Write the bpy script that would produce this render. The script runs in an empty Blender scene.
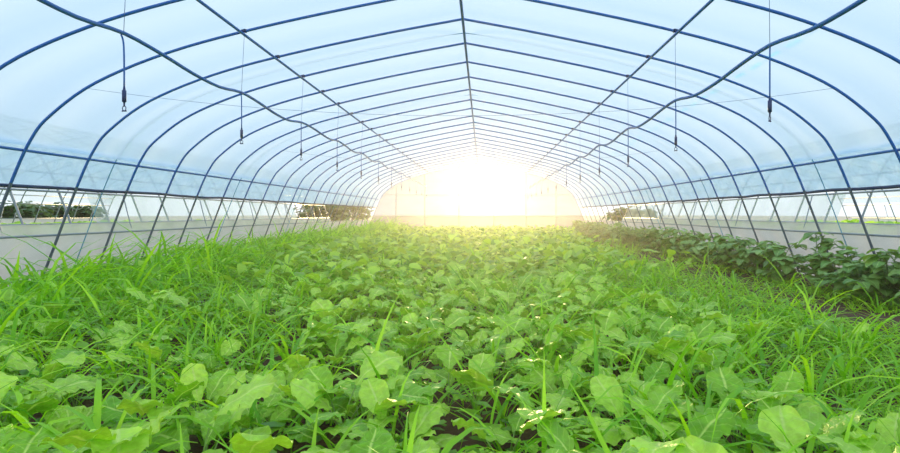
import bpy, math, random
import numpy as np
from mathutils import Vector, Matrix, Euler
R = math.radians
random.seed(7)
rng = np.random.default_rng(11)
S = bpy.context.scene
COL = S.collection

# ------------------------------------------------------------------ camera
CZ = 0.95                                    # eye height, just above the crop
cam = bpy.data.cameras.new('camera')
cam.sensor_width = 36.0
cam.lens = 560.0 / 900.0 * 36.0
cam.shift_x = -33.0 / 900.0
cam.shift_y = -12.5 / 900.0
cam.clip_start = 0.02
cam.clip_end = 2000
camo = bpy.data.objects.new('camera', cam)
COL.objects.link(camo)
camo.location = (0, 0, CZ)
camo.rotation_euler = (R(90), 0, 0)
S.camera = camo

# ------------------------------------------------------------------ view
S.view_settings.view_transform = 'Standard'
S.view_settings.look = 'None'
S.view_settings.gamma = 1.0
S.view_settings.use_curve_mapping = False
S.view_settings.exposure = 0.57

# ------------------------------------------------------------------ sky and sun
SUN_ELEV = R(2.9)
SUN_AZ = R(0.4)                              # a hair right of straight ahead
sun_dir = Vector((math.sin(SUN_AZ) * math.cos(SUN_ELEV), math.cos(SUN_AZ) * math.cos(SUN_ELEV), math.sin(SUN_ELEV)))
SKY_ZENITH = (0.51, 0.635, 0.72, 1)
SKY_HORIZON = (0.72, 0.79, 0.84, 1)
w = bpy.data.worlds.new('hazy_sky')
S.world = w
w.use_nodes = True
nt = w.node_tree
nt.nodes.clear()
N = nt.nodes.new
L = nt.links.new
tc = N('ShaderNodeTexCoord')
sep = N('ShaderNodeSeparateXYZ')
L(tc.outputs['Generated'], sep.inputs[0])
mr = N('ShaderNodeMapRange')
mr.interpolation_type = 'SMOOTHSTEP'
mr.inputs['From Min'].default_value = 0.0
mr.inputs['From Max'].default_value = 0.34
L(sep.outputs['Z'], mr.inputs['Value'])
mixs = N('ShaderNodeMix')
mixs.data_type = 'RGBA'
L(mr.outputs[0], mixs.inputs['Factor'])
mixs.inputs['A'].default_value = SKY_HORIZON
mixs.inputs['B'].default_value = SKY_ZENITH
dot = N('ShaderNodeVectorMath')
dot.operation = 'DOT_PRODUCT'
L(tc.outputs['Generated'], dot.inputs[0])
dot.inputs[1].default_value = sun_dir
cl = N('ShaderNodeMath')
cl.operation = 'MAXIMUM'
L(dot.outputs['Value'], cl.inputs[0])
cl.inputs[1].default_value = 0.0
last = mixs.outputs['Result']
for power, strength, colr in ((10, 0.12, (1.0, 0.96, 0.95, 1)), (90, 0.12, (1.0, 0.93, 0.86, 1)), (900, 2.6, (1.0, 0.94, 0.78, 1))):
    pw = N('ShaderNodeMath')
    pw.operation = 'POWER'
    L(cl.outputs[0], pw.inputs[0])
    pw.inputs[1].default_value = power
    ml = N('ShaderNodeMath')
    ml.operation = 'MULTIPLY'
    L(pw.outputs[0], ml.inputs[0])
    ml.inputs[1].default_value = strength
    ad = N('ShaderNodeMix')
    ad.data_type = 'RGBA'
    ad.blend_type = 'ADD'
    ad.clamp_result = False
    L(ml.outputs[0], ad.inputs['Factor'])
    ad.clamp_factor = False
    L(last, ad.inputs['A'])
    ad.inputs['B'].default_value = colr
    last = ad.outputs['Result']
bg = N('ShaderNodeBackground')
bg.inputs['Strength'].default_value = 1.0
L(last, bg.inputs['Color'])
wo = N('ShaderNodeOutputWorld')
L(bg.outputs[0], wo.inputs['Surface'])

sl = bpy.data.lights.new('sun', 'SUN')
sl.energy = 5.0
sl.angle = R(3.0)
sl.color = (1.0, 0.68, 0.27)
slo = bpy.data.objects.new('sun', sl)
COL.objects.link(slo)
slo.location = (0, 60, 8)
slo.rotation_euler = (-sun_dir).to_track_quat('-Z', 'Y').to_euler()

# ------------------------------------------------------------------ helpers
def tag(o, label=None, cat=None, group=None, kind=None):
    if label: o['label'] = label
    if cat: o['category'] = cat
    if group: o['group'] = group
    if kind: o['kind'] = kind
    return o

def empty(name, loc=(0, 0, 0), rz=0.0, scale=1.0):
    o = bpy.data.objects.new(name, None)
    o.empty_display_size = 0.05
    COL.objects.link(o)
    o.location = loc
    o.rotation_euler = (0, 0, rz)
    o.scale = (scale,) * 3
    return o

def link(name, me, parent=None, loc=(0, 0, 0), rot=(0, 0, 0), scale=(1, 1, 1)):
    o = bpy.data.objects.new(name, me)
    COL.objects.link(o)
    o.location = loc
    o.rotation_euler = rot
    o.scale = scale
    if parent is not None:
        o.parent = parent
    return o

def mesh(name, verts, faces, mats, smooth=True, midx=None, uv=None, rnd=None):
    me = bpy.data.meshes.new(name)
    verts = np.asarray(verts, dtype=np.float32)
    if isinstance(faces, np.ndarray):
        me.vertices.add(len(verts))
        me.vertices.foreach_set('co', verts.ravel())
        nf, k = faces.shape
        me.loops.add(nf * k)
        me.loops.foreach_set('vertex_index', faces.astype(np.int32).ravel())
        me.polygons.add(nf)
        me.polygons.foreach_set('loop_start', np.arange(0, nf * k, k, dtype=np.int32))
        me.polygons.foreach_set('loop_total', np.full(nf, k, dtype=np.int32))
        me.update(calc_edges=True)
    else:
        me.from_pydata([tuple(v) for v in verts], [], faces)
    for m in (mats if isinstance(mats, (list, tuple)) else [mats]):
        me.materials.append(m)
    n = len(me.polygons)
    me.polygons.foreach_set('use_smooth', np.full(n, smooth, dtype=bool))
    if midx is not None:
        me.polygons.foreach_set('material_index', np.asarray(midx, dtype=np.int32))
    if uv is not None:
        lay = me.uv_layers.new(name='UVMap')
        vi = np.empty(len(me.loops), dtype=np.int32)
        me.loops.foreach_get('vertex_index', vi)
        lay.data.foreach_set('uv', np.asarray(uv, dtype=np.float32)[vi].ravel())
    if rnd is not None:
        at = me.attributes.new('rnd', 'FLOAT', 'POINT')
        at.data.foreach_set('value', np.asarray(rnd, dtype=np.float32))
    me.update()
    return me

def tube(path, r, sides=8, closed_ends=True, radii=None):
    """sweep of a circle along a polyline -> verts, faces"""
    P = [Vector(p) for p in path]
    n = len(P)
    V, F = [], []
    up = Vector((0, 0, 1))
    prev = None
    for i in range(n):
        t = (P[min(i + 1, n - 1)] - P[max(i - 1, 0)]).normalized()
        if prev is None:
            a = up if abs(t.z) < 0.95 else Vector((0, 1, 0))
            u = t.cross(a).normalized()
        else:
            u = (prev - t * prev.dot(t)).normalized()
        prev = u
        v = t.cross(u)
        rr = radii[i] if radii else r
        for k in range(sides):
            a = 2 * math.pi * k / sides
            V.append(P[i] + u * (rr * math.cos(a)) + v * (rr * math.sin(a)))
    for i in range(n - 1):
        for k in range(sides):
            k2 = (k + 1) % sides
            F.append((i * sides + k, i * sides + k2, (i + 1) * sides + k2, (i + 1) * sides + k))
    if closed_ends:
        F.append(tuple(range(sides - 1, -1, -1)))
        F.append(tuple((n - 1) * sides + k for k in range(sides)))
    return V, F

def join(parts):
    V, F = [], []
    for v, f in parts:
        b = len(V)
        V += list(v)
        F += [tuple(i + b for i in q) for q in f]
    return V, F

def box(x0, x1, y0, y1, z0, z1):
    V = [(x0, y0, z0), (x1, y0, z0), (x1, y1, z0), (x0, y1, z0), (x0, y0, z1), (x1, y0, z1), (x1, y1, z1), (x0, y1, z1)]
    F = [(0, 3, 2, 1), (4, 5, 6, 7), (0, 1, 5, 4), (1, 2, 6, 5), (2, 3, 7, 6), (3, 0, 4, 7)]
    return V, F

def catmull(pts, k):
    P = [Vector(p) for p in pts]
    out = []
    for i in range(len(P) - 1):
        p0 = P[i - 1] if i > 0 else P[0] * 2 - P[1]
        p1, p2 = P[i], P[i + 1]
        p3 = P[i + 2] if i + 2 < len(P) else P[-1] * 2 - P[-2]
        for j in range(k):
            t = j / k
            out.append(0.5 * (2 * p1 + (p2 - p0) * t + (2 * p0 - 5 * p1 + 4 * p2 - p3) * t * t + (3 * p1 - p0 - 3 * p2 + p3) * t ** 3))
    out.append(P[-1])
    return out

# ------------------------------------------------------------------ materials
def mat(name):
    m = bpy.data.materials.new(name)
    m.use_nodes = True
    m.node_tree.nodes.clear()
    return m, m.node_tree, m.node_tree.nodes.new, m.node_tree.links.new

def out(nt_, N_, L_, shader, vol=None):
    o = N_('ShaderNodeOutputMaterial')
    if shader is not None: L_(shader, o.inputs['Surface'])
    if vol is not None: L_(vol, o.inputs['Volume'])

def paint(name, colr, rough=0.45, metal=0.0, var=0.12, scale=6.0):
    m, t, N_, L_ = mat(name)
    p = N_('ShaderNodeBsdfPrincipled')
    co = N_('ShaderNodeTexCoord')
    no = N_('ShaderNodeTexNoise')
    no.inputs['Scale'].default_value = scale
    no.inputs['Detail'].default_value = 4
    L_(co.outputs['Object'], no.inputs['Vector'])
    mx = N_('ShaderNodeMix')
    mx.data_type = 'RGBA'
    L_(no.outputs['Fac'], mx.inputs['Factor'])
    mx.inputs['A'].default_value = tuple(c * (1 - var) for c in colr) + (1,)
    mx.inputs['B'].default_value = tuple(min(1, c * (1 + var)) for c in colr) + (1,)
    L_(mx.outputs['Result'], p.inputs['Base Color'])
    p.inputs['Roughness'].default_value = rough
    p.inputs['Metallic'].default_value = metal
    out(t, N_, L_, p.outputs[0])
    return m

def film(name, tint, diffuse, clear, wrinkle=0.0, wscale=(3, 3, 3), reflect=0.0):
    """polythene sheet: part of the light goes straight through, part is scattered by the sheet"""
    m, t, N_, L_ = mat(name)
    tr = N_('ShaderNodeBsdfTransparent')
    tr.inputs['Color'].default_value = tint + (1,)
    tl = N_('ShaderNodeBsdfTranslucent')
    tl.inputs['Color'].default_value = diffuse + (1,)
    mx = N_('ShaderNodeMixShader')
    co = N_('ShaderNodeTexCoord')
    mp = N_('ShaderNodeMapping')
    mp.inputs['Scale'].default_value = wscale
    L_(co.outputs['Object'], mp.inputs['Vector'])
    no = N_('ShaderNodeTexNoise')
    no.inputs['Scale'].default_value = 1.0
    no.inputs['Detail'].default_value = 5
    L_(mp.outputs[0], no.inputs['Vector'])
    rg = N_('ShaderNodeMapRange')
    rg.inputs['From Min'].default_value = 0.3
    rg.inputs['From Max'].default_value = 0.7
    rg.inputs['To Min'].default_value = 1 - clear - min(0.10, clear)
    rg.inputs['To Max'].default_value = 1 - clear + min(0.10, clear * 0.8)
    L_(no.outputs['Fac'], rg.inputs['Value'])
    L_(rg.outputs[0], mx.inputs[0])
    L_(tr.outputs[0], mx.inputs[1])
    df = N_('ShaderNodeBsdfDiffuse')
    df.inputs['Color'].default_value = diffuse + (1,)
    ms = N_('ShaderNodeMixShader')
    ms.inputs[0].default_value = reflect
    L_(tl.outputs[0], ms.inputs[1])
    L_(df.outputs[0], ms.inputs[2])
    L_(ms.outputs[0], mx.inputs[2])
    if wrinkle:
        bp = N_('ShaderNodeBump')
        bp.inputs['Strength'].default_value = wrinkle
        bp.inputs['Distance'].default_value = 0.03
        L_(no.outputs['Fac'], bp.inputs['Height'])
        L_(bp.outputs[0], tl.inputs['Normal'])
    out(t, N_, L_, mx.outputs[0])
    return m

def foliage(name, dark, light, vein=None, trans=0.35, rough=0.40, ribs=7.0, spread=1.0, tcol=None, blister=False):
    """leaf sheet: colour varies leaf to leaf, veins follow the leaf's own uv, light passes through"""
    m, t, N_, L_ = mat(name)
    oi = N_('ShaderNodeObjectInfo')
    at = N_('ShaderNodeAttribute')
    at.attribute_name = 'rnd'
    ad = N_('ShaderNodeMath')
    ad.operation = 'ADD'
    L_(oi.outputs['Random'], ad.inputs[0])
    L_(at.outputs['Fac'], ad.inputs[1])
    fr = N_('ShaderNodeMath')
    fr.operation = 'FRACT'
    L_(ad.outputs[0], fr.inputs[0])
    mx = N_('ShaderNodeMix')
    mx.data_type = 'RGBA'
    L_(fr.outputs[0], mx.inputs['Factor'])
    mx.inputs['A'].default_value = dark + (1,)
    mx.inputs['B'].default_value = light + (1,)
    c = mx.outputs['Result']
    p = N_('ShaderNodeBsdfPrincipled')
    if vein:
        uv = N_('ShaderNodeUVMap')
        sp = N_('ShaderNodeSeparateXYZ')
        L_(uv.outputs[0], sp.inputs[0])
        ab = N_('ShaderNodeMath'); ab.operation = 'ABSOLUTE'
        L_(sp.outputs['Y'], ab.inputs[0])
        mid = N_('ShaderNodeMapRange')
        mid.inputs['From Min'].default_value = 0.03
        mid.inputs['From Max'].default_value = 0.11
        mid.inputs['To Min'].default_value = 1.0
        mid.inputs['To Max'].default_value = 0.0
        L_(ab.outputs[0], mid.inputs['Value'])
        k1 = N_('ShaderNodeMath'); k1.operation = 'MULTIPLY'
        L_(sp.outputs['X'], k1.inputs[0]); k1.inputs[1].default_value = ribs
        k2 = N_('ShaderNodeMath'); k2.operation = 'MULTIPLY_ADD'
        L_(ab.outputs[0], k2.inputs[0]); k2.inputs[1].default_value = -1.6
        L_(k1.outputs[0], k2.inputs[2])
        pp = N_('ShaderNodeMath'); pp.operation = 'PINGPONG'
        L_(k2.outputs[0], pp.inputs[0]); pp.inputs[1].default_value = 0.5
        lat = N_('ShaderNodeMapRange')
        lat.inputs['From Min'].default_value = 0.02
        lat.inputs['From Max'].default_value = 0.10
        lat.inputs['To Min'].default_value = 0.28
        lat.inputs['To Max'].default_value = 0.0
        L_(pp.outputs[0], lat.inputs['Value'])
        mxx = N_('ShaderNodeMath'); mxx.operation = 'MAXIMUM'
        L_(mid.outputs[0], mxx.inputs[0]); L_(lat.outputs[0], mxx.inputs[1])
        vm = N_('ShaderNodeMix'); vm.data_type = 'RGBA'
        L_(mxx.outputs[0], vm.inputs['Factor'])
        L_(c, vm.inputs['A'])
        vm.inputs['B'].default_value = vein + (1,)
        c = vm.outputs['Result']
        bp = N_('ShaderNodeBump')
        bp.inputs['Strength'].default_value = 0.35
        bp.inputs['Distance'].default_value = 0.004
        L_(mxx.outputs[0], bp.inputs['Height'])
        L_(bp.outputs[0], p.inputs['Normal'])
    if blister:                              # puckered, mottled surface between the veins
        co = N_('ShaderNodeTexCoord')
        nz = N_('ShaderNodeTexNoise'); nz.inputs['Scale'].default_value = 34.0; nz.inputs['Detail'].default_value = 3
        L_(co.outputs['Object'], nz.inputs['Vector'])
        bb = N_('ShaderNodeBump'); bb.inputs['Strength'].default_value = 0.9; bb.inputs['Distance'].default_value = 0.012
        L_(nz.outputs['Fac'], bb.inputs['Height']); L_(bp.outputs[0], bb.inputs['Normal'])
        L_(bb.outputs[0], p.inputs['Normal'])
        mr_ = N_('ShaderNodeMapRange'); mr_.inputs['From Min'].default_value = 0.35; mr_.inputs['From Max'].default_value = 0.7
        mr_.inputs['To Min'].default_value = 0.86; mr_.inputs['To Max'].default_value = 1.12
        L_(nz.outputs['Fac'], mr_.inputs['Value'])
        mo = N_('ShaderNodeMix'); mo.data_type = 'RGBA'; mo.blend_type = 'MULTIPLY'; mo.inputs['Factor'].default_value = 1.0
        L_(c, mo.inputs['A']); L_(mr_.outputs[0], mo.inputs['B'])
        c = mo.outputs['Result']
    L_(c, p.inputs['Base Color'])
    p.inputs['Roughness'].default_value = rough
    p.inputs['Specular IOR Level'].default_value = 0.5
    tl = N_('ShaderNodeBsdfTranslucent')
    hs = N_('ShaderNodeMix'); hs.data_type = 'RGBA'; hs.blend_type = 'MULTIPLY'
    hs.inputs['Factor'].default_value = 1.0
    L_(c, hs.inputs['A'])
    hs.inputs['B'].default_value = (tcol or (1.25, 1.2, 0.55)) + (1,)
    L_(hs.outputs['Result'], tl.inputs['Color'])
    ms = N_('ShaderNodeMixShader')
    ms.inputs[0].default_value = trans
    L_(p.outputs[0], ms.inputs[1])
    L_(tl.outputs[0], ms.inputs[2])
    out(t, N_, L_, ms.outputs[0])
    return m

M = {}
M['pipe'] = paint('blue_painted_pipe', (0.010, 0.14, 0.50), 0.4)
M['leg'] = paint('weathered_grey_pipe', (0.10, 0.14, 0.19), 0.5)
M['pipe_dark'] = paint('dark_roll_tube', (0.012, 0.035, 0.12), 0.5)
M['hose'] = paint('blue_water_pipe', (0.012, 0.13, 0.46), 0.45)
M['weight'] = paint('dark_plastic', (0.01, 0.035, 0.14), 0.45)
M['wire'] = paint('grey_wire', (0.10, 0.19, 0.36), 0.5)
M['rope'] = paint('pale_film_rope', (0.16, 0.42, 0.62), 0.7)
M['galv'] = paint('galvanised_pipe', (0.30, 0.34, 0.40), 0.4, 0.3)
M['mark'] = film('cyan_tape', (0.70, 0.98, 0.98), (0.75, 1.0, 0.98), 0.5)
M['roof_film'] = film('roof_film', (0.76, 0.88, 1.0), (0.76, 0.88, 1.0), 0.07, 0.15, (0.5, 1.5, 1.5))
M['side_film'] = film('side_film', (0.70, 0.86, 1.0), (0.66, 0.84, 1.0), 0.22, 0.6, (2.0, 4.0, 1.2))
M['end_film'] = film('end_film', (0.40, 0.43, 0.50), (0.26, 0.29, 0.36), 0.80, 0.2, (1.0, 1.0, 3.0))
M['skirt'] = film('white_skirt_film', (0.97, 0.92, 0.88), (0.99, 0.91, 0.88), 0.15, 0.5, (2.0, 2.0, 5.0), 0.5)
M['far_film'] = film('neighbour_film', (0.95, 0.98, 1.0), (0.93, 0.97, 1.0), 0.62, 0.3, (2.0, 2.0, 2.0), 0.3)
M['radish'] = foliage('radish_leaf', (0.22, 0.54, 0.016), (0.62, 0.95, 0.10), (0.70, 0.94, 0.22), 0.28, blister=True)
M['radish_far'] = foliage('radish_leaf_distant', (0.15, 0.42, 0.012), (0.62, 0.92, 0.085), None, 0.30)
M['weed'] = foliage('weed_leaf', (0.07, 0.24, 0.008), (0.30, 0.60, 0.035), None, 0.25)
M['stalk'] = foliage('pale_green_stalk', (0.30, 0.52, 0.12), (0.42, 0.62, 0.18), None, 0.15)
M['grass'] = foliage('grass_blade', (0.15, 0.48, 0.008), (0.50, 0.90, 0.03), None, 0.42)
M['short_grass'] = foliage('short_grass_blade', (0.18, 0.50, 0.015), (0.54, 0.90, 0.05), None, 0.42)
M['vine'] = foliage('dark_vine_leaf', (0.13, 0.32, 0.055), (0.38, 0.60, 0.15), (0.42, 0.60, 0.2), 0.25, 0.42, 5.0)
M['vine_stem'] = foliage('vine_stem', (0.16, 0.26, 0.08), (0.22, 0.32, 0.10), None, 0.05)
M['shrub'] = foliage('shrub_leaf', (0.05, 0.13, 0.05), (0.14, 0.25, 0.09), None, 0.3)
M['bark'] = paint('bark', (0.09, 0.06, 0.04), 0.9)

def soil_mat(name, a, b, c):
    m, t, N_, L_ = mat(name)
    p = N_('ShaderNodeBsdfPrincipled')
    co = N_('ShaderNodeTexCoord')
    n1 = N_('ShaderNodeTexNoise'); n1.inputs['Scale'].default_value = 1.3; n1.inputs['Detail'].default_value = 6
    n2 = N_('ShaderNodeTexNoise'); n2.inputs['Scale'].default_value = 26.0; n2.inputs['Detail'].default_value = 8
    L_(co.outputs['Object'], n1.inputs['Vector']); L_(co.outputs['Object'], n2.inputs['Vector'])
    m1 = N_('ShaderNodeMix'); m1.data_type = 'RGBA'
    L_(n1.outputs['Fac'], m1.inputs['Factor'])
    m1.inputs['A'].default_value = a + (1,); m1.inputs['B'].default_value = b + (1,)
    m2 = N_('ShaderNodeMix'); m2.data_type = 'RGBA'
    L_(n2.outputs['Fac'], m2.inputs['Factor'])
    L_(m1.outputs['Result'], m2.inputs['A']); m2.inputs['B'].default_value = c + (1,)
    L_(m2.outputs['Result'], p.inputs['Base Color'])
    p.inputs['Roughness'].default_value = 0.95
    bp = N_('ShaderNodeBump'); bp.inputs['Strength'].default_value = 0.9; bp.inputs['Distance'].default_value = 0.03
    L_(n2.outputs['Fac'], bp.inputs['Height']); L_(bp.outputs[0], p.inputs['Normal'])
    out(t, N_, L_, p.outputs[0])
    return m
M['soil'] = soil_mat('brown_soil', (0.10, 0.048, 0.026), (0.22, 0.10, 0.055), (0.05, 0.028, 0.017))
M['yard'] = soil_mat('pale_yard_soil', (0.55, 0.50, 0.43), (0.48, 0.44, 0.36), (0.62, 0.58, 0.50))

# ------------------------------------------------------------------ tunnel section
CX = -0.254                                 # ridge line
U = 7.1 / 560.0                             # metres per pixel at the measured arch
HALF = [(0, 195), (80, 180), (173, 160), (250, 139), (313, 113), (352, 85), (369, 64), (386, 27), (413, -44), (425.5, -76)]
half = [Vector((x * U, 0, CZ + z * U)) for x, z in HALF]
prof = catmull(half, 5)                     # ridge -> right foot
FIRST, LAST = -4, 20
rib_y = [7.1 + k for k in range(FIRST, LAST + 1)]
Y0, Y1 = rib_y[0], rib_y[-1]

def width_at(z):
    for a, b in zip(prof, prof[1:]):
        if b.z <= z <= a.z:
            t = (a.z - z) / max(1e-9, a.z - b.z)
            return a.x + (b.x - a.x) * t
    return prof[-1].x
def height_at(x):
    x = abs(x)
    for a, b in zip(prof, prof[1:]):
        if a.x <= x <= b.x:
            t = (x - a.x) / max(1e-9, b.x - a.x)
            return a.z + (b.z - a.z) * t
    return 0
def offset(pts, d):
    o = []
    for i, p in enumerate(pts):
        t = (pts[min(i + 1, len(pts) - 1)] - pts[max(i - 1, 0)]).normalized()
        o.append(p + Vector((-t.z, 0, t.x)) * -d if False else p + Vector((-t.z, 0, t.x)) * d * (1 if (-t.z) * p.x >= 0 else -1))
    return o

Z_SIDE = CZ + 55 * U
Z_TUBE = CZ + 26 * U
Z_SKIRT = CZ - 21 * U
def full(pts):                              # mirror the half section over the ridge
    return [Vector((-p.x, 0, p.z)) for p in reversed(pts[1:])] + list(pts)

# floor and ground outside
n = 60
gx = np.linspace(CX - 5.37, CX + 5.37, n); gy = np.linspace(-0.6, Y1 + 0.1, 120)
GX, GY = np.meshgrid(gx, gy, indexing='ij')
GZ = 0.012 * np.sin(GX * 3.1 + GY * 0.7) + 0.012 * np.sin(GY * 2.3 - GX) - 0.012
idx = np.arange(n * 120).reshape(n, 120)
q = np.stack([idx[:-1, :-1], idx[1:, :-1], idx[1:, 1:], idx[:-1, 1:]], -1).reshape(-1, 4)
fl = link('floor', mesh('floor', np.stack([GX, GY, GZ], -1).reshape(-1, 3), q, M['soil']))
tag(fl, 'brown soil of the greenhouse bed under the crop', None, None, 'structure')
V, F = box(-160, 160, -30, 400, -0.4, -0.06)
tag(link('ground', mesh('ground', V, F, M['yard'], smooth=False)), 'pale bare ground outside the greenhouse', None, None, 'structure')

# frame
gh = empty('greenhouse_frame', (CX, 0, 0))
tag(gh, 'blue painted steel pipe frame of the greenhouse tunnel', None, None, 'structure')
rib_path = full(prof)
V, F = tube(rib_path, 0.016, 8)
rib_me = mesh('arch_rib', V, F, [M['pipe'], M['leg']], True, [1 if sum(V[i].z for i in f) / len(f) < Z_TUBE else 0 for f in F])
clamp_parts = []
V, F = tube([(-0.03, 0, 0), (-0.012, 0, 0.012), (0.012, 0, 0.012), (0.03, 0, 0)], 0.022, 6)
clip_me = mesh('pipe_clip', V, F, M['pipe_dark'])
PURL_X = 2.352
purl_z = height_at(PURL_X)
ribs = []
for i, y in enumerate(rib_y):
    ro = link('arch_rib', rib_me, gh, (0, y, 0), (0, 0, R(random.uniform(-0.12, 0.12))))
    ribs.append(ro)
    for sx in (-1, 1):
        a = math.atan2(height_at(PURL_X + 0.05) - height_at(PURL_X - 0.05), 0.1)
        link('pipe_clip', clip_me, ro, (sx * PURL_X, 0, purl_z - 0.006), (0, -a * sx, 0))
def straight(name, x, z, r, m=None, y0=None, y1=None, wob=0.0, parent=gh, step=1.0, sides=8):
    y0 = Y0 - 0.1 if y0 is None else y0
    y1 = Y1 if y1 is None else y1
    k = max(2, int((y1 - y0) / step) + 1)
    pts = [(x + (random.uniform(-wob, wob) if wob else 0), y0 + (y1 - y0) * i / (k - 1), z + (random.uniform(-wob, wob) if wob else 0)) for i in range(k)]
    V, F = tube(pts, r, sides)
    return link(name, mesh(name, V, F, m or M['pipe']), parent)
straight('ridge_pipe', 0, half[0].z - 0.034, 0.0185)
for sx in (-1, 1):
    straight('purlin', sx * (PURL_X - 0.005), purl_z - 0.036, 0.0155)
    straight('side_rail', sx * (width_at(Z_SIDE) + 0.034), Z_SIDE, 0.016)

# film over the arches: one sheet from rail to rail
op = offset(prof, 0.022)
top_half = [p for p in op if p.z >= Z_SIDE - 0.02]
sect = full(top_half)
ys = []
for k in range(FIRST, LAST):
    ys += [7.1 + k + j / 4 for j in range(4)]
ys.append(Y1 + 0.03)
V = []
for y in ys:
    ph = (y - 7.1) % 1.0
    sag = 0.035 * math.sin(math.pi * ph) ** 2
    for p in sect:
        f = 1 - sag * 0.12
        V.append((CX + p.x * f, y, p.z - sag * 0.45 * (p.z / 3.4)))
m_ = len(sect)
idx = np.arange(len(V)).reshape(len(ys), m_)
q = np.stack([idx[:-1, :-1], idx[:-1, 1:], idx[1:, 1:], idx[1:, :-1]], -1).reshape(-1, 4)
ceil = link('ceiling', mesh('ceiling', np.array(V), q, M['roof_film']))
tag(ceil, 'clear blue-tinted polythene film stretched over the arches', None, None, 'structure')
rope_path = [Vector((CX + p.x, 0, p.z + 0.0)) for p in full(offset(prof, 0.030))]
for i in range(len(rope_path)):             # the rope rounds the ridge instead of following its peak
    d = abs(rope_path[i].x - CX)
    if d < 0.9: rope_path[i].z -= 0.05 * (1 - d / 0.9) ** 2 - 0.02 * (1 - d / 0.9)
V, F = tube(rope_path, 0.007, 6)
rope_me = mesh('hold_down_rope', V, F, M['rope'])
for k in (0.55, 4.5, 8.5, 12.5, 16.5):
    link('hold_down_rope', rope_me, ceil, (0, 7.1 + k, 0))
# dashed cyan tape line along the right shoulder of the film
tx = 3.35
for j in range(26):
    y = 5.6 + j * 0.42
    x0 = tx + 0.015 * j
    z0 = height_at(x0)
    sl_ = (height_at(x0 + 0.03) - height_at(x0 - 0.03)) / 0.06
    V, F = box(-0.016, 0.016, -0.13, 0.13, 0, 0.003)
    if j == 0: dash_me = mesh('tape_dash', V, F, M['mark'], smooth=False)
    if j % 5 != 4:
        link('tape_dash', dash_me, ceil, (CX + x0 + 0.012, y, z0 + 0.03), (0, -math.atan(sl_), R(-1.2)))

# side walls: film strip down to the roll-up tube, then the open vent, then the white skirt
for sx, nm, sidew in ((-1, 'wall_left', 'left'), (1, 'wall_right', 'right')):
    strip = [p for p in op if Z_TUBE - 0.03 <= p.z <= Z_SIDE + 0.10]
    strip = [Vector((width_at(z) + 0.05, 0, z)) for z in np.linspace(Z_SIDE + 0.10, Z_TUBE - 0.01, 8)]
    yy = np.arange(Y0, Y1 + 0.01, 0.125)
    V = []
    for y in yy:
        for j, p in enumerate(strip):
            wv = 0.010 * math.sin(y * 5.3 + j * 1.7) + 0.008 * math.sin(y * 11 - j * 2.1)
            V.append((CX + sx * (p.x + wv), y, p.z))
    idx = np.arange(len(V)).reshape(len(yy), len(strip))
    q = np.stack([idx[:-1, :-1], idx[:-1, 1:], idx[1:, 1:], idx[1:, :-1]], -1).reshape(-1, 4)
    wl = link(nm, mesh(nm, np.array(V), q, M['side_film']))
    tag(wl, 'wrinkled side film of the greenhouse, %s of the bed' % sidew, None, None, 'structure')
    straight('roll_up_tube', CX + sx * (width_at(Z_TUBE) + 0.05), Z_TUBE - 0.015, 0.021, M['pipe_dark'], wob=0.010, parent=wl, step=0.5)
    straight('skirt_rail', CX + sx * (width_at(Z_SKIRT) + 0.037), Z_SKIRT, 0.014, M['galv'], parent=wl)
    zz = np.linspace(Z_SKIRT, -0.05, 6)
    V = []
    for y in yy:
        for j, z in enumerate(zz):
            wv = 0.012 * math.sin(y * 3.1 + j) * (j / 5) + 0.006 * math.sin(y * 9)
            V.append((CX + sx * (width_at(z) + 0.058 + wv), y, z))
    idx = np.arange(len(V)).reshape(len(yy), len(zz))
    q = np.stack([idx[:-1, :-1], idx[:-1, 1:], idx[1:, 1:], idx[1:, :-1]], -1).reshape(-1, 4)
    link('skirt_film', mesh('skirt_film', np.array(V), q, M['skirt']), wl)

# end wall
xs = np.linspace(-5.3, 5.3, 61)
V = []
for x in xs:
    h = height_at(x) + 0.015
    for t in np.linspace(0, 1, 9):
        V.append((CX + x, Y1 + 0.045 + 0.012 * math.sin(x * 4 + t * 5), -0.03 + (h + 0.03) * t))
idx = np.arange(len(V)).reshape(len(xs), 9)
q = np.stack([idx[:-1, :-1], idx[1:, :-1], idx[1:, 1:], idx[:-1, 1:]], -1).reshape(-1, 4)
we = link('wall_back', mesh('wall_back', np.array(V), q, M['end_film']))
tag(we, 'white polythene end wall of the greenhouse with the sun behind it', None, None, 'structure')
for px in (396, 424.5, 459, 494, 526, 556):
    x = (px - 483) * Y1 / 560
    V, F = tube([(x, Y1 + 0.005, -0.05), (x, Y1 + 0.005, height_at(x - CX) - 0.02)], 0.018, 8)
    link('end_post', mesh('end_post', V, F, M['galv']), we)
for z, r_ in ((CZ + 0.92, 0.012), (CZ - 0.12, 0.012)):
    wd = width_at(z) - 0.02
    V, F = tube([(CX - wd, Y1 - 0.02, z), (CX + wd, Y1 - 0.02, z)], r_, 6)
    link('end_rail', mesh('end_rail', V, F, M['galv']), we)

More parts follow.
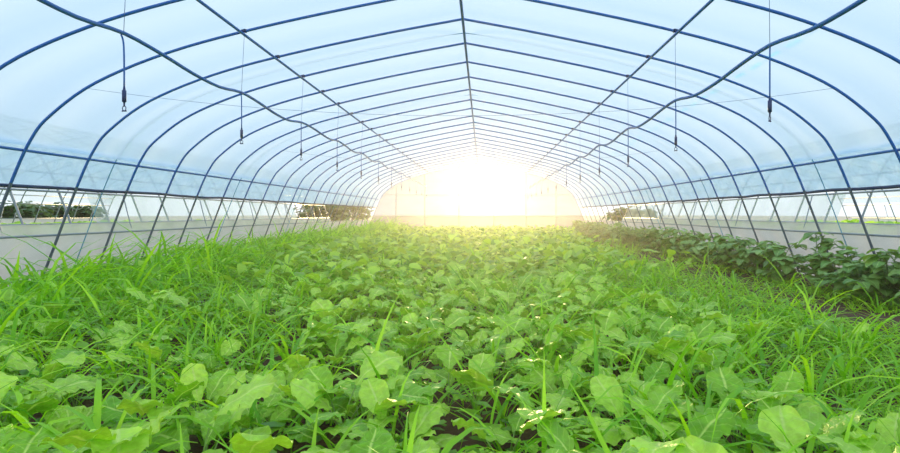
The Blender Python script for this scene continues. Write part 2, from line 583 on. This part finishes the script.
# ------------------------------------------------------------------ irrigation: pipes, hangers, sprinklers
def nth(k):
    return str(k) + ('th' if 10 < k % 100 < 14 else {1: 'st', 2: 'nd', 3: 'rd'}.get(k % 10, 'th'))
ORD = ['nearest', 'second', 'third', 'fourth', 'fifth', 'sixth', 'seventh', 'eighth', 'ninth', 'tenth', 'eleventh', 'twelfth', 'thirteenth']
def ring(r, R_, z, seg=10):
    pts = [(R_ * math.cos(2 * math.pi * i / seg), 0, z + R_ * 1.25 * math.sin(2 * math.pi * i / seg)) for i in range(seg + 1)]
    return tube(pts, r, 5, False)
V, F = tube([(0, 0, 0), (0, 0, -0.02), (0, 0, -0.021), (0, 0, -0.105), (0, 0, -0.106), (0, 0, -0.115)], 0.01, 10, True, [0.008, 0.009, 0.0145, 0.0145, 0.008, 0.007])
weight_me = mesh('anti_drip_weight', V, F, M['weight'])
V, F = join([tube([(0, 0, 0), (0, 0, -0.022)], 0.006, 8), ring(0.0035, 0.014, -0.038), tube([(-0.017, 0, -0.057), (0.017, 0, -0.057)], 0.005, 6)])
nozzle_me = mesh('nozzle', V, F, M['weight'])
for sx, X, H, sidew in ((-1, -2.63, 1.325, 'left'), (1, 2.10, 1.238, 'right')):
    z0 = CZ + H
    ys_h = [2.1 + 2.0 * i for i in range(13)]
    pts = []
    for i, y in enumerate(ys_h):
        dz = random.uniform(-0.012, 0.012); dx = random.uniform(-0.02, 0.02)
        pts.append((X + dx * 0.3, y, z0))
        if i + 1 < len(ys_h):
            for t in (0.25, 0.5, 0.75):
                s = math.sin(math.pi * t)
                k = 0.045 + dz
                pts.append((X + dx * s, y + 2.0 * t, z0 - k * s + (0.02 * math.sin(2 * math.pi * t))))
    V, F = tube(catmull(pts, 3), 0.0155, 8)
    po = link('irrigation_pipe', mesh('irrigation_pipe', V, F, M['hose']))
    tag(po, 'wavy blue water pipe hung below the roof, %s of the ridge' % sidew, 'pipe', 'irrigation pipes')
    for i, y in enumerate(ys_h):
        if y < 3: continue
        xs_ = CX + sx * (PURL_X - 0.005)
        V, F = tube([(xs_, y, purl_z - 0.05), (X * 0.5 + xs_ * 0.5, y, (purl_z + z0) / 2), (X, y, z0 + 0.012)], 0.0022, 5)
        link('hanger_wire', mesh('hanger_wire', V, F, M['wire']), po)
    for i, y in enumerate(ys_h[1:]):
        sp_ = empty('hanging_sprinkler', (X, y, z0 - 0.012))
        tag(sp_, 'thin hanging sprinkler hose with dark weight, %s along the %s pipe' % (ORD[i], sidew), 'sprinkler', 'sprinklers hanging from the water pipes')
        b = 0.02 if (sx < 0 and i == 0) else random.uniform(-0.006, 0.006)
        ln = 0.375 + random.uniform(-0.015, 0.015)
        hp = catmull([(-b, 0, 0), (-b * 0.4, 0, -0.03), (0, 0, -0.09), (b * 0.15, 0, -0.22), (b * 0.15, 0, -ln)], 3)
        V, F = tube(hp, 0.0062, 6)
        link('drop_hose', mesh('drop_hose', V, F, M['hose']), sp_)
        link('anti_drip_weight', weight_me, sp_, (b * 0.15, 0, -ln))
        link('nozzle', nozzle_me, sp_, (b * 0.15, 0, -ln - 0.115), (0, 0, R(random.uniform(-40, 40))))
# thin sagging tie wires across the tunnel at an arch
for y, lab in ((6.1, 'nearest'), (12.1, 'middle'), (18.1, 'farthest')):
    zl = CZ + 1.37
    wl_ = width_at(zl) - 0.01
    pts = []
    for i in range(25):
        t = i / 24
        pts.append((CX - wl_ + 2 * wl_ * t, y, zl - 0.30 * (1 - (2 * t - 1) ** 2)))
    V, F = tube(pts, 0.0018, 4)
    tag(link('tie_wire', mesh('tie_wire', V, F, M['wire'])), '%s of the thin wires sagging across the tunnel between arches' % lab, 'wire', 'tie wires')

# ------------------------------------------------------------------ neighbouring tunnels, seen through the open vents
V, F = tube(rib_path, 0.018, 6)
nrib_me = mesh('neighbour_rib', V, F, M['galv'])
def strip_mesh(name, cx, sx, za, zb, y0, y1, m, off=0.04):
    yy = np.arange(y0, y1 + 0.01, 0.5)
    V = []
    for y in yy:
        for j, z in enumerate(np.linspace(za, zb, 4)):
            V.append((cx + sx * (width_at(z) + off + 0.012 * math.sin(y * 4 + j)), y, z))
    idx = np.arange(len(V)).reshape(len(yy), 4)
    q = np.stack([idx[:-1, :-1], idx[:-1, 1:], idx[1:, 1:], idx[1:, :-1]], -1).reshape(-1, 4)
    return mesh(name, np.array(V), q, m)
for sx, ncx, sidew in ((-1, CX - 11.9, 'left'), (1, CX + 11.8, 'right')):
    g = empty('neighbour_greenhouse', (ncx, 0, 0))
    tag(g, 'neighbouring plastic greenhouse beyond the %s side vent' % sidew, 'greenhouse', 'neighbouring greenhouses')
    ny0, ny1 = 4.6, 25.6
    k = 0
    y = ny0
    while y <= ny1:
        link('arch_rib', nrib_me, g, (0, y, 0))
        y += 1.0
    for s2 in (-1, 1):
        for z, nm, r_ in ((Z_SIDE, 'side_rail', 0.016), (Z_TUBE + 0.05, 'roll_up_tube', 0.018), (Z_SKIRT + 0.10, 'skirt_rail', 0.014)):
            straight(nm, s2 * (width_at(z) + 0.034), z, r_, M['galv'], ny0, ny1, parent=g, step=5)
        link('skirt_film', strip_mesh('skirt_film', 0, s2, Z_SKIRT + 0.10, -0.06, ny0, ny1, M['skirt'], 0.055), g)
        near = (s2 == -sx)
        # thin uprights standing in the vent
        for yv in np.arange(5.1, 25, 3.0):
            V, F = tube([(s2 * (width_at(0.1) + 0.02), yv, -0.06), (s2 * (width_at(Z_TUBE) + 0.12), yv, Z_TUBE + 0.04)], 0.012, 6)
            link('upright', mesh('upright', V, F, M['galv']), g)
        if not near: continue
        closed0 = 10.2
        link('side_film', strip_mesh('side_film', 0, s2, Z_TUBE + 0.05, Z_SKIRT + 0.10, closed0, ny1 - (4 if sx < 0 else 0), M['far_film'], 0.05), g)
    sec = full([p for p in offset(prof, 0.022) if p.z >= Z_TUBE + 0.04])
    yy = np.arange(ny0, ny1 + 0.01, 1.0)
    V = [(p.x, y, p.z) for y in yy for p in sec]
    idx = np.arange(len(V)).reshape(len(yy), len(sec))
    q = np.stack([idx[:-1, :-1], idx[:-1, 1:], idx[1:, 1:], idx[1:, :-1]], -1).reshape(-1, 4)
    link('roof_film', mesh('roof_film', np.array(V), q, M['far_film']), g)

# ------------------------------------------------------------------ leaves
def leaf_geo(r, Lp, Lb, W, e0, e1, nu=9, nv=4, shape='radish', ruffle=1.0, petiole=True, pr=0.0035):
    """one leaf rooted at the origin, growing towards +X: stalk rising at e0, blade bending over to e1"""
    P = []
    p = np.array([0.0, 0.0, 0.0])
    npet = 4
    ang = e0
    path = [p.copy()]
    for i in range(npet):
        a = e0 - (e0 - (e0 * 0.72)) * (i / npet)
        p = p + np.array([math.cos(a), 0, math.sin(a)]) * (Lp / npet)
        path.append(p.copy())
        ang = a
    V, F, UVs, MI = [], [], [], []
    if petiole:
        tv, tf = tube([tuple(x) for x in path], pr, 3, False, [pr * (1.25 - 0.5 * i / npet) for i in range(npet + 1)])
        V += [tuple(v) for v in tv]
        F += [tuple(f) for f in tf]
        UVs += [(0, 0)] * len(tv)
        MI += [1] * len(tf)
    b = len(V)
    c = path[-1]
    ph = r.uniform(0, 6.28)
    ph2 = r.uniform(0, 6.28)
    fold = r.uniform(0.10, 0.35)
    droop = r.uniform(0.15, 0.45)
    twist = r.uniform(-0.25, 0.25)
    roll = r.uniform(-0.5, 0.5) if shape == 'radish' else r.uniform(-0.15, 0.15)
    nl = r.choice([3.0, 3.5, 4.0, 4.5])
    u_prev = 0.0
    for i in range(nu + 1):
        u = math.sin(i / nu * math.pi / 2) * 0.6 + 0.4 * i / nu
        du = u - u_prev
        u_prev = u
        a = ang * 0.75 + (e1 - ang * 0.75) * (u ** 0.8)
        if i > 0:
            c = c + np.array([math.cos(a), 0, math.sin(a)]) * (Lb * du)
        T = np.array([math.cos(a), 0, math.sin(a)])
        Nn = np.array([-math.sin(a), 0, math.cos(a)])
        if shape == 'radish':
            if u > 0.62:
                base = math.sqrt(max(0.0, 1 - ((u - 0.62) / 0.38) ** 2))
            else:
                t_ = u / 0.62
                base = 0.22 + 0.78 * t_ * t_ * (3 - 2 * t_) if u > 0 else 0.12
            lob = 1 + 0.05 * math.sin(2 * math.pi * nl * u + ph) * (1 - 0.3 * u)
            wv = W * base * lob
        elif shape == 'ovate':
            base = max(0.0, math.sin(math.pi * min(1, (u * 0.97 + 0.02)) ** 0.62)) ** 0.75
            wv = W * base
        else:
            wv = W * (1 - u)
        if i == nu: wv = W * 0.22 if shape == 'radish' else W * 0.08
        for j in range(nv + 1):
            v = -1 + 2 * j / nv
            asym = 1 + (0.10 * math.sin(5.0 * u + ph2) if v > 0 else 0.10 * math.sin(6.1 * u + ph))
            yy = v * wv * 0.5 * asym
            zz = fold * abs(yy) - droop * (v * v) * wv * 0.35
            zz += ruffle * 0.0075 * math.sin(2 * math.pi * nl * 1.2 * u + ph + (1.7 if v > 0 else 0)) * abs(v) ** 1.5
            zz += ruffle * 0.004 * math.sin(13 * u + 5 * v + ph2)
            tw = roll + twist * u
            pos = c + np.array([0, 1, 0]) * (yy * math.cos(tw) - zz * math.sin(tw)) + Nn * (zz * math.cos(tw) + yy * math.sin(tw))
            pos = pos + T * (-0.18 * abs(v) ** 2 * wv * (0.3 if shape == 'radish' else 0.2))
            V.append(tuple(pos))
            UVs.append((u, v))
    for i in range(nu):
        for j in range(nv):
            q0 = b + i * (nv + 1) + j
            F.append((q0, q0 + 1, q0 + nv + 2, q0 + nv + 1))
            MI.append(0)
    return V, F, UVs, MI

pr_ = random.Random(3)
RAD = []                                     # radish leaf kinds, big to small
for i in range(14):
    big = i < 8
    Lp = pr_.uniform(0.13, 0.21) if big else pr_.uniform(0.08, 0.14)
    Lb = pr_.uniform(0.14, 0.215) if big else pr_.uniform(0.09, 0.14)
    Wd = Lb * pr_.uniform(0.60, 0.76)
    RAD.append((big, dict(Lp=Lp, Lb=Lb, W=Wd, e0=R(pr_.uniform(62, 82)), e1=R(pr_.choice([-45, -30, -15, 0, 20, 35])))))
rad_me = []
for big, kw in RAD:
    V, F, UV_, MI = leaf_geo(pr_, nu=18, nv=4, **kw)
    rad_me.append(mesh('leaf', V, F, [M['radish'], M['stalk']], True, MI, UV_))

def blade_geo(r, Ln, Wd, lean, curl, nu=6):
    """grass blade: a tapering strip, leaning and then arching over"""
    V, F, UVs = [], [], []
    c = np.array([0.0, 0, 0])
    side = r.uniform(-0.3, 0.3)
    for i in range(nu + 1):
        u = i / nu
        a = lean - curl * u ** 1.6
        if i: c = c + np.array([math.cos(a), side * u * 0.35, math.sin(a)]) * (Ln / nu)
        wv = Wd * (0.55 + 0.9 * u if u < 0.5 else 1.0) * (1 - max(0, u - 0.35) / 0.65 * 0.94)
        Nn = np.array([-math.sin(a), 0, math.cos(a)])
        tw = side * 2.0 * u
        for v in (-1, 0, 1):
            off = np.array([0, math.cos(tw), 0]) * (v * wv * 0.5) + Nn * (abs(v) * wv * 0.16 + v * wv * 0.5 * math.sin(tw))
            V.append(tuple(c + off)); UVs.append((u, v))
    for i in range(nu):
        for j in range(2):
            q0 = i * 3 + j
            F.append((q0, q0 + 1, q0 + 4, q0 + 3))
    return V, F, UVs
BL = []
for i in range(12):
    Ln = pr_.uniform(0.32, 0.60)
    BL.append(dict(Ln=Ln, Wd=pr_.uniform(0.016, 0.028), lean=R(pr_.uniform(58, 86)), curl=R([35, 110, 75, 140, 95, 120, 60, 150, 105, 130, 85, 120][i])))
bl_geo = [blade_geo(pr_, **kw) for kw in BL]
bl_me = [mesh('blade', v, f, M['grass'], True, None, u) for v, f, u in bl_geo]

def xf(V, rz, sc, loc, tilt=0.0):
    V = np.asarray(V, dtype=np.float64)
    ct, st = math.cos(tilt), math.sin(tilt)
    x = V[:, 0] * ct + V[:, 2] * st
    z = -V[:, 0] * st + V[:, 2] * ct
    c, s = math.cos(rz), math.sin(rz)
    return np.stack([(x * c - V[:, 1] * s) * sc + loc[0], (x * s + V[:, 1] * c) * sc + loc[1], z * sc + loc[2]], -1)

class Mass:
    """many quads gathered into one mesh"""
    def __init__(self): self.V, self.F, self.U, self.R, self.M, self.n = [], [], [], [], [], 0
    def add(self, V, F, U_, rnd, mi=None):
        self.V.append(V); self.F.append(np.asarray(F, dtype=np.int64) + self.n)
        self.U.append(np.asarray(U_)); self.R.append(np.full(len(V), rnd))
        self.M.append(np.zeros(len(F), dtype=np.int32) if mi is None else np.asarray(mi, dtype=np.int32))
        self.n += len(V)
    def build(self, name, mats):
        return mesh(name, np.concatenate(self.V), np.concatenate(self.F), mats, True, np.concatenate(self.M), np.concatenate(self.U), np.concatenate(self.R))

# ------------------------------------------------------------------ where things grow
def noise2(x, y):
    return (math.sin(x * 1.7 + 0.6 * math.sin(y * 1.3)) + math.sin(y * 1.1 + x * 0.8 + 2.0) + 0.6 * math.sin(3.1 * x - 2.3 * y)) / 2.6
def in_view(x, y, m=0.35, zt=0.5):
    if y < 0.75: return False
    return -483 / 560 * y - m < x < 417 / 560 * y + m
def radish_p(x, y):
    p = 0.92
    if x > 0.7 + 0.10 * y: p *= max(0.03, 1 - (x - 0.7 - 0.10 * y) / 0.8)
    if x < -0.36 * y and y > 2.4: p *= 0.35
    if y < 1.9: p = 1.0
    return p * (0.82 + 0.3 * noise2(x, y))
def grass_p(x, y):
    p = 0.58 + 0.42 * noise2(x * 1.3 + 4, y * 1.3)
    if x < -0.34 * y and y > 2.2: p += 0.8
    if x > 0.6 + 0.08 * y and y > 1.6: p += 0.40
    if x > 1.6 and y > 2.2: p *= 0.55
    if x < -3.6: p += 1.0
    if x < -0.9 and y < 2.4: p += 0.22
    if -0.9 < x < 0.1 and y < 2.2: p *= 0.75
    if x > 2.9: p *= 0.22
    if y > 8: p *= 0.85
    return max(0.0, p)

spots = []
row = 0
step = 0.24
yy = 0.85
while yy < Y1 - 0.75:
    xx = CX - 4.75
    while xx < 3.7:
        x = xx + random.uniform(-0.11, 0.11); y = yy + random.uniform(-0.11, 0.11)
        if in_view(x, y) and random.random() < radish_p(x, y):
            spots.append((x, y, row))
        xx += step
    yy += step
    row += 1
spots.sort(key=lambda s: s[1] ** 2 + s[0] ** 2)

def plant_leaves(r):
    """(kind, azimuth, scale, tilt) for the leaves of one plant"""
    L_ = []
    nb = r.choice([5, 6, 6, 7])
    a0 = r.uniform(0, 6.28)
    for i in range(nb):
        L_.append((r.randrange(0, 8), a0 + i * 2.4 + r.uniform(-0.3, 0.3), r.uniform(0.75, 1.15), r.uniform(-0.25, 0.42)))
    for i in range(r.choice([1, 2, 2, 3])):
        L_.append((r.randrange(8, 14), a0 + r.uniform(0, 6.28), r.uniform(0.8, 1.2), r.uniform(-0.15, 0.1)))
    return L_
pr2 = random.Random(21)
ROWS = ['front', 'second', 'third', 'fourth', 'fifth']
for (x, y, row) in spots[:300]:
    lab = 'leafy green radish plant with scalloped leaves, behind the front rows of the bed'
    if row < 5:
        mates = sorted(s_[0] for s_ in spots if s_[2] == row)
        lab = 'leafy radish plant in the %s row of the bed, %s from the left' % (ROWS[row], nth(mates.index(x) + 1))
    p = empty('radish_plant', (x, y, -0.015), pr2.uniform(0, 6.28), pr2.uniform(0.82, 1.12))
    tag(p, lab, 'plant', 'radish plants at the front of the bed')
    for k, az, sc, tl in plant_leaves(pr2):
        link('leaf', rad_me[k], p, (0, 0, 0), (0, tl, az), (sc, sc, sc))

# the many radish plants farther back
far_geo = [leaf_geo(pr2, nu=4, nv=2, petiole=False, **kw) for big, kw in RAD]
back_geo = [leaf_geo(pr2, nu=4, nv=2, petiole=False, **dict(kw, Lp=kw['Lp'] * 1.75, Lb=kw['Lb'] * 0.92, W=kw['W'] * 0.92)) for big, kw in RAD]
ms = Mass()
for (x, y, row) in spots[300:]:
    s = pr2.uniform(0.85, 1.15)
    for k, az, sc, tl in plant_leaves(pr2):
        V, F, U_, MI = (far_geo if y < 5 + 6 * pr2.random() else back_geo)[k]
        ms.add(xf(V, az, s * sc, (x, y, -0.015), tl), F, U_, pr2.random())
tag(link('radish_foliage', ms.build('radish_foliage', [M['radish_far']])), 'mass of radish leaves filling the back of the bed', 'foliage', None, 'stuff')

# ------------------------------------------------------------------ grass tufts
tufts = []
step = 0.20
yy = 0.85
while yy < Y1 - 0.75:
    xx = CX - 4.72
    while xx < 4.2:
        x = xx + random.uniform(-0.10, 0.10); y = yy + random.uniform(-0.10, 0.10)
        if in_view(x, y) and random.random() < grass_p(x, y):
            tufts.append((x, y))
        xx += step
    yy += step
tufts.sort(key=lambda s: s[1] ** 2 + s[0] ** 2)
def tuft_blades(r):
    return [(r.randrange(12), r.uniform(0, 6.28), r.uniform(0.75, 1.15), r.uniform(-0.12, 0.35), r.uniform(-0.03, 0.03), r.uniform(-0.03, 0.03)) for _ in range(r.choice([5, 6, 7, 8]))]
tuft_me = []
for i in range(6):
    t = Mass()
    for k, az, sc, tl, dx, dy in tuft_blades(pr2):
        V, F, U_ = bl_geo[k]
        t.add(xf(V, az, sc, (dx, dy, 0), tl), F, U_, pr2.random() * 0.5)
    tuft_me.append(t.build('grass_tuft', [M['grass']]))
for i, (x, y) in enumerate(tufts[:300]):
    sc = pr2.uniform(0.8, 1.15) * (1.0 + 0.75 * min(1, max(0, (-3.0 - x) / 0.8)))
    if i < 120:
        p = empty('grass_tuft', (x, y, -0.015), pr2.uniform(0, 6.28), sc)
        for k, az, s, tl, dx, dy in tuft_blades(pr2):
            link('blade', bl_me[k], p, (dx, dy, 0), (0, tl, az), (s, s, s))
    else:
        p = link('grass_tuft', tuft_me[pr2.randrange(6)], None, (x, y, -0.015), (0, 0, pr2.uniform(0, 6.28)), (sc, sc, sc))
    tag(p, 'tuft of long bright green grass growing between the plants near the front', 'grass', 'grass tufts at the front of the bed')
ms = Mass()
low_bl = [blade_geo(pr2, nu=4, **kw) for kw in BL]
for (x, y) in tufts[300:]:
    s0 = pr2.uniform(0.85, 1.15) * (1 + 0.12 * min(1, max(0, (y - 6) / 10)))
    if x < -3.0: s0 *= 1.0 + 0.75 * min(1, (-3.0 - x) / 0.8)
    for k, az, s, tl, dx, dy in tuft_blades(pr2):
        V, F, U_ = low_bl[k]
        if x < CX - 4.1: az = pr2.uniform(-1.5, 1.5)       # the wall bends these inwards
        ms.add(xf(V, az, s * s0, (x + dx, y + dy, -0.015), tl), F, U_, pr2.random())
tag(link('tall_grass', ms.build('tall_grass', [M['grass']])), 'tall green grass growing through the back of the bed', 'grass', None, 'stuff')

# short creeping grass on the right and low weeds everywhere between the plants
sh_geo = [blade_geo(pr2, Ln=pr2.uniform(0.15, 0.27), Wd=pr2.uniform(0.010, 0.018), lean=R(pr2.uniform(50, 85)), curl=R(pr2.choice([50, 80, 110])), nu=3) for _ in range(8)]
weed_geo = [leaf_geo(pr2, Lp=pr2.uniform(0.05, 0.12), Lb=pr2.uniform(0.05, 0.08), W=pr2.uniform(0.03, 0.05), e0=R(pr2.uniform(50, 80)), e1=R(pr2.uniform(-30, 10)), nu=3, nv=2, shape='ovate', ruffle=0.3, petiole=False) for _ in range(6)]
ms = Mass(); mw = Mass()
cnt = 0
yy = 0.9
while yy < Y1 - 0.5:
    st = 0.085 if yy < 5 else (0.10 if yy < 10 else 0.16)
    xx = CX - 4.85
    while xx < CX + 4.85:
        x = xx + random.uniform(-st, st) * 0.6; y = yy + random.uniform(-st, st) * 0.6
        xx += st
        if not in_view(x, y): continue
        right = x > 0.8 + 0.12 * y
        bare = noise2(x * 1.9 + 1.0, y * 1.5 - 2.0)
        if right:
            if x > 2.5 and bare > (0.46 if y < 9 else 0.28): continue
            if 3.1 < x < 3.9 and random.random() < 0.55: continue
            if random.random() < 0.86:
                z = -0.015
                for _ in range(4):
                    V, F, U_ = sh_geo[pr2.randrange(8)]
                    ms.add(xf(V, pr2.uniform(0, 6.28), pr2.uniform(0.8, 1.45), (x + pr2.uniform(-.03, .03), y + pr2.uniform(-.03, .03), z), pr2.uniform(0, 0.4)), F, U_, pr2.random())
            if random.random() < 0.14:
                V, F, U_, MI = weed_geo[pr2.randrange(6)]
                mw.add(xf(V, pr2.uniform(0, 6.28), pr2.uniform(0.9, 1.5), (x, y, -0.015), 0), F, U_, pr2.random())
        elif random.random() < (0.22 if y < 4 else 0.45):
            for _ in range(2):
                V, F, U_, MI = weed_geo[pr2.randrange(6)]
                mw.add(xf(V, pr2.uniform(0, 6.28), pr2.uniform(0.9, 1.6), (x, y, -0.015), pr2.uniform(-0.1, 0.2)), F, U_, pr2.random())
    yy += st
tag(link('creeping_grass', ms.build('creeping_grass', [M['short_grass']])), 'short creeping grass covering the path side of the bed', 'grass', None, 'stuff')
tag(link('undergrowth', mw.build('undergrowth', [M['weed']])), 'low small-leaved weeds between the radish plants', 'weeds', None, 'stuff')

# ------------------------------------------------------------------ dark vine plants along the side walls
vl_kw = [dict(Lp=pr2.uniform(0.03, 0.06), Lb=pr2.uniform(0.11, 0.17), W=pr2.uniform(0.10, 0.14), e0=R(pr2.uniform(20, 60)), e1=R(pr2.uniform(-50, -5)), shape='ovate', ruffle=0.5) for _ in range(8)]
vl_me = []
vl_low = []
for kw in vl_kw:
    V, F, UV_, MI = leaf_geo(pr2, nu=6, nv=4, pr=0.0025, **kw)
    vl_me.append(mesh('leaf', V, F, [M['vine'], M['vine_stem']], True, MI, UV_))
    vl_low.append(leaf_geo(pr2, nu=3, nv=2, petiole=False, **kw))
def vine_layout(r, spread, h):
    stems, leaves = [], []
    for i in range(r.choice([9, 10, 11])):
        a = r.uniform(0, 6.28)
        reach = spread * r.uniform(0.35, 1.0)
        hh = h * r.uniform(0.3, 1.0)
        pts = [Vector((0, 0, 0)), Vector((math.cos(a) * reach * 0.25, math.sin(a) * reach * 0.25, hh * 0.55)), Vector((math.cos(a) * reach * 0.65, math.sin(a) * reach * 0.65, hh * 0.95)), Vector((math.cos(a + 0.2) * reach, math.sin(a + 0.2) * reach, hh * 0.85))]
        pts = catmull(pts, 3)
        stems.append(pts)
        for j in range(2, len(pts)):
            for _ in range(r.choice([1, 2, 2])):
                leaves.append((pts[j], r.uniform(0, 6.28), r.uniform(0.8, 1.25), r.randrange(8)))
    return stems, leaves
def vine_plant(x, y, spread, h, label, group, detailed):
    p = empty('vine_plant', (x, y, -0.015))
    tag(p, label, 'plant', group)
    stems, leaves = vine_layout(pr2, spread, h)
    V, F = join([tube(s, 0.005, 5) for s in stems])
    link('stem', mesh('stem', V, F, M['vine_stem']), p)
    if detailed:
        for pos, az, sc, k in leaves:
            link('leaf', vl_me[k], p, pos, (0, pr2.uniform(-0.2, 0.3), az), (sc, sc, sc))
    else:
        t = Mass()
        for pos, az, sc, k in leaves:
            V, F, U_, MI = vl_low[k]
            t.add(xf(V, az, sc, pos, pr2.uniform(-0.2, 0.3)), F, U_, pr2.random())
        link('foliage', t.build('foliage', [M['vine']]), p)
y = 5.35; i = 0
while y < 26:
    x = 4.22 + random.uniform(-0.12, 0.12)
    vine_plant(x, y, 0.46, random.uniform(0.54, 0.66) if i % 4 else 0.72,
               'dark green broad-leaved vine plant along the right wall, %s from the camera' % nth(i + 1), 'vine plants along the right wall', i < 6)
    y += random.uniform(0.42, 0.62); i += 1
for i, (x, y) in enumerate(((-4.75, 6.95), (-4.8, 8.6), (-4.85, 10.2), (-4.8, 12.4), (-4.9, 15.0), (-4.8, 17.5), (-4.8, 19.3), (-4.7, 21.0), (-4.6, 23.0), (-4.3, 25.2))):
    vine_plant(x, y, 0.36, random.uniform(0.38, 0.5), 'dark green low vine plant at the left wall, %s from the camera' % nth(i + 1), 'vine plants along the left wall', False)

M['floret'] = foliage('yellow_floret', (0.70, 0.72, 0.05), (0.85, 0.80, 0.10), None, 0.3)
fs = empty('flower_stalk', (2.62, 6.5, -0.015))
tag(fs, 'single upright yellow-green flowering stalk in the short grass', 'plant')
V, F = tube(catmull([(0, 0, 0), (0.01, 0, 0.25), (-0.01, 0, 0.5), (0.0, 0, 0.66)], 3), 0.005, 5)
link('stem', mesh('stem', V, F, M['stalk']), fs)
for i in range(16):
    zf = 0.34 + 0.02 * i
    V, F, U_, MI = leaf_geo(pr2, Lp=0.004, Lb=0.05 - 0.001 * i, W=0.022, e0=R(50), e1=R(-10), nu=3, nv=2, shape='ovate', ruffle=0.2, petiole=False)
    link('floret', mesh('floret', V, F, M['floret'], True, None, U_), fs, (0, 0, zf), (0, 0, i * 2.4))

# ------------------------------------------------------------------ outside greenery seen through the vents
def crop_row(x0, x1, y0, y1, n_, label):
    t = Mass()
    for _ in range(n_):
        x = pr2.uniform(x0, x1); y = pr2.uniform(y0, y1)
        for __ in range(4):
            V, F, U_, MI = far_geo[pr2.randrange(14)]
            t.add(xf(V, pr2.uniform(0, 6.28), pr2.uniform(2.5, 3.1), (x, y, -0.07), pr2.uniform(-0.1, 0.2)), F, U_, pr2.random())
    tag(link('crop_foliage', t.build('crop_foliage', [M['radish']])), label, 'foliage', None, 'stuff')
crop_row(-16.8, -7.4, 5.0, 25.0, 1500, 'green crop growing inside the neighbouring greenhouse on the left')
crop_row(7.0, 16.6, 5.0, 25.0, 1500, 'green crop growing inside the neighbouring greenhouse on the right')
def shrub(x, y, h, wd, label, group):
    p = empty('shrub', (x, y, -0.06))
    tag(p, label, 'shrub', group)
    trunks = []
    t = Mass()
    for i in range(5):
        a = i * 1.26 + pr2.uniform(-0.3, 0.3)
        pts = catmull([(0, 0, 0), (math.cos(a) * wd * 0.15, math.sin(a) * wd * 0.15, h * 0.4), (math.cos(a) * wd * 0.38, math.sin(a) * wd * 0.38, h * 0.8)], 3)
        trunks.append(tube(pts, 0.05, 5, True, [0.06 - 0.006 * k for k in range(len(pts))]))
    V, F = join(trunks)
    link('trunk', mesh('trunk', V, F, M['bark']), p)
    for _ in range(420):
        th = pr2.uniform(0, 6.28); u = pr2.uniform(-0.75, 1); rr = pr2.uniform(0.55, 1.0) * (1 + 0.2 * math.sin(3 * th + x))
        q_ = math.sqrt(1 - u * u) * rr
        pos = (math.cos(th) * q_ * wd * 0.5, math.sin(th) * q_ * wd * 0.5, h * 0.62 + u * rr * h * 0.36)
        V, F, U_, MI = vl_low[pr2.randrange(8)]
        t.add(xf(V, pr2.uniform(0, 6.28), pr2.uniform(1.8, 3.0), pos, pr2.uniform(-0.6, 0.6)), F, U_, pr2.random())
    link('foliage', t.build('foliage', [M['shrub']]), p)
shrub(-21.9, 26.5, 1.55, 2.5, 'dark round shrub beyond the left vent, nearest the picture edge', 'shrubs outside')
shrub(-22.6, 29.2, 1.5, 2.2, 'second dark shrub seen through the left vent', 'shrubs outside')
shrub(-21.8, 30.6, 1.5, 2.0, 'third dark shrub seen through the left vent', 'shrubs outside')
for x, y, h, wd, s in ((-8.2, 29.5, 1.5, 2.2, 'grey-green shrub behind the end of the left wall, first of three'), (-9.4, 32.5, 1.7, 2.6, 'grey-green shrub behind the end of the left wall, middle of three'), (-8.6, 36.5, 1.9, 2.8, 'grey-green shrub behind the end of the left wall, last of three'), (9.0, 34.0, 1.4, 3.0, 'grey-green shrub behind the far end of the right wall')):
    shrub(x, y, h, wd, s, 'shrubs outside')

# ------------------------------------------------------------------ sunlit haze in the tunnel
m, t, N_, L_ = mat('sunlit_haze')
vs = N_('ShaderNodeVolumeScatter')
vs.inputs['Color'].default_value = (1, 0.97, 0.92, 1)
vs.inputs['Density'].default_value = 0.0072
vs.inputs['Anisotropy'].default_value = 0.80
out(t, N_, L_, None, vs.outputs[0])
ins = full([p for p in offset(prof, -0.04) if p.z > 0.02])
V = [(CX + p.x, y, p.z) for y in (-0.5, Y1 - 0.06) for p in ins]
k = len(ins)
F = [(i, i + 1, k + i + 1, k + i) for i in range(k - 1)] + [(k - 1, 0, k, 2 * k - 1)]
F += [tuple(range(k - 1, -1, -1)), tuple(range(k, 2 * k))]
hz = link('haze', mesh('haze', V, F, m, smooth=False))
tag(hz, 'warm sunlit haze filling the greenhouse air', 'haze', None, 'stuff')
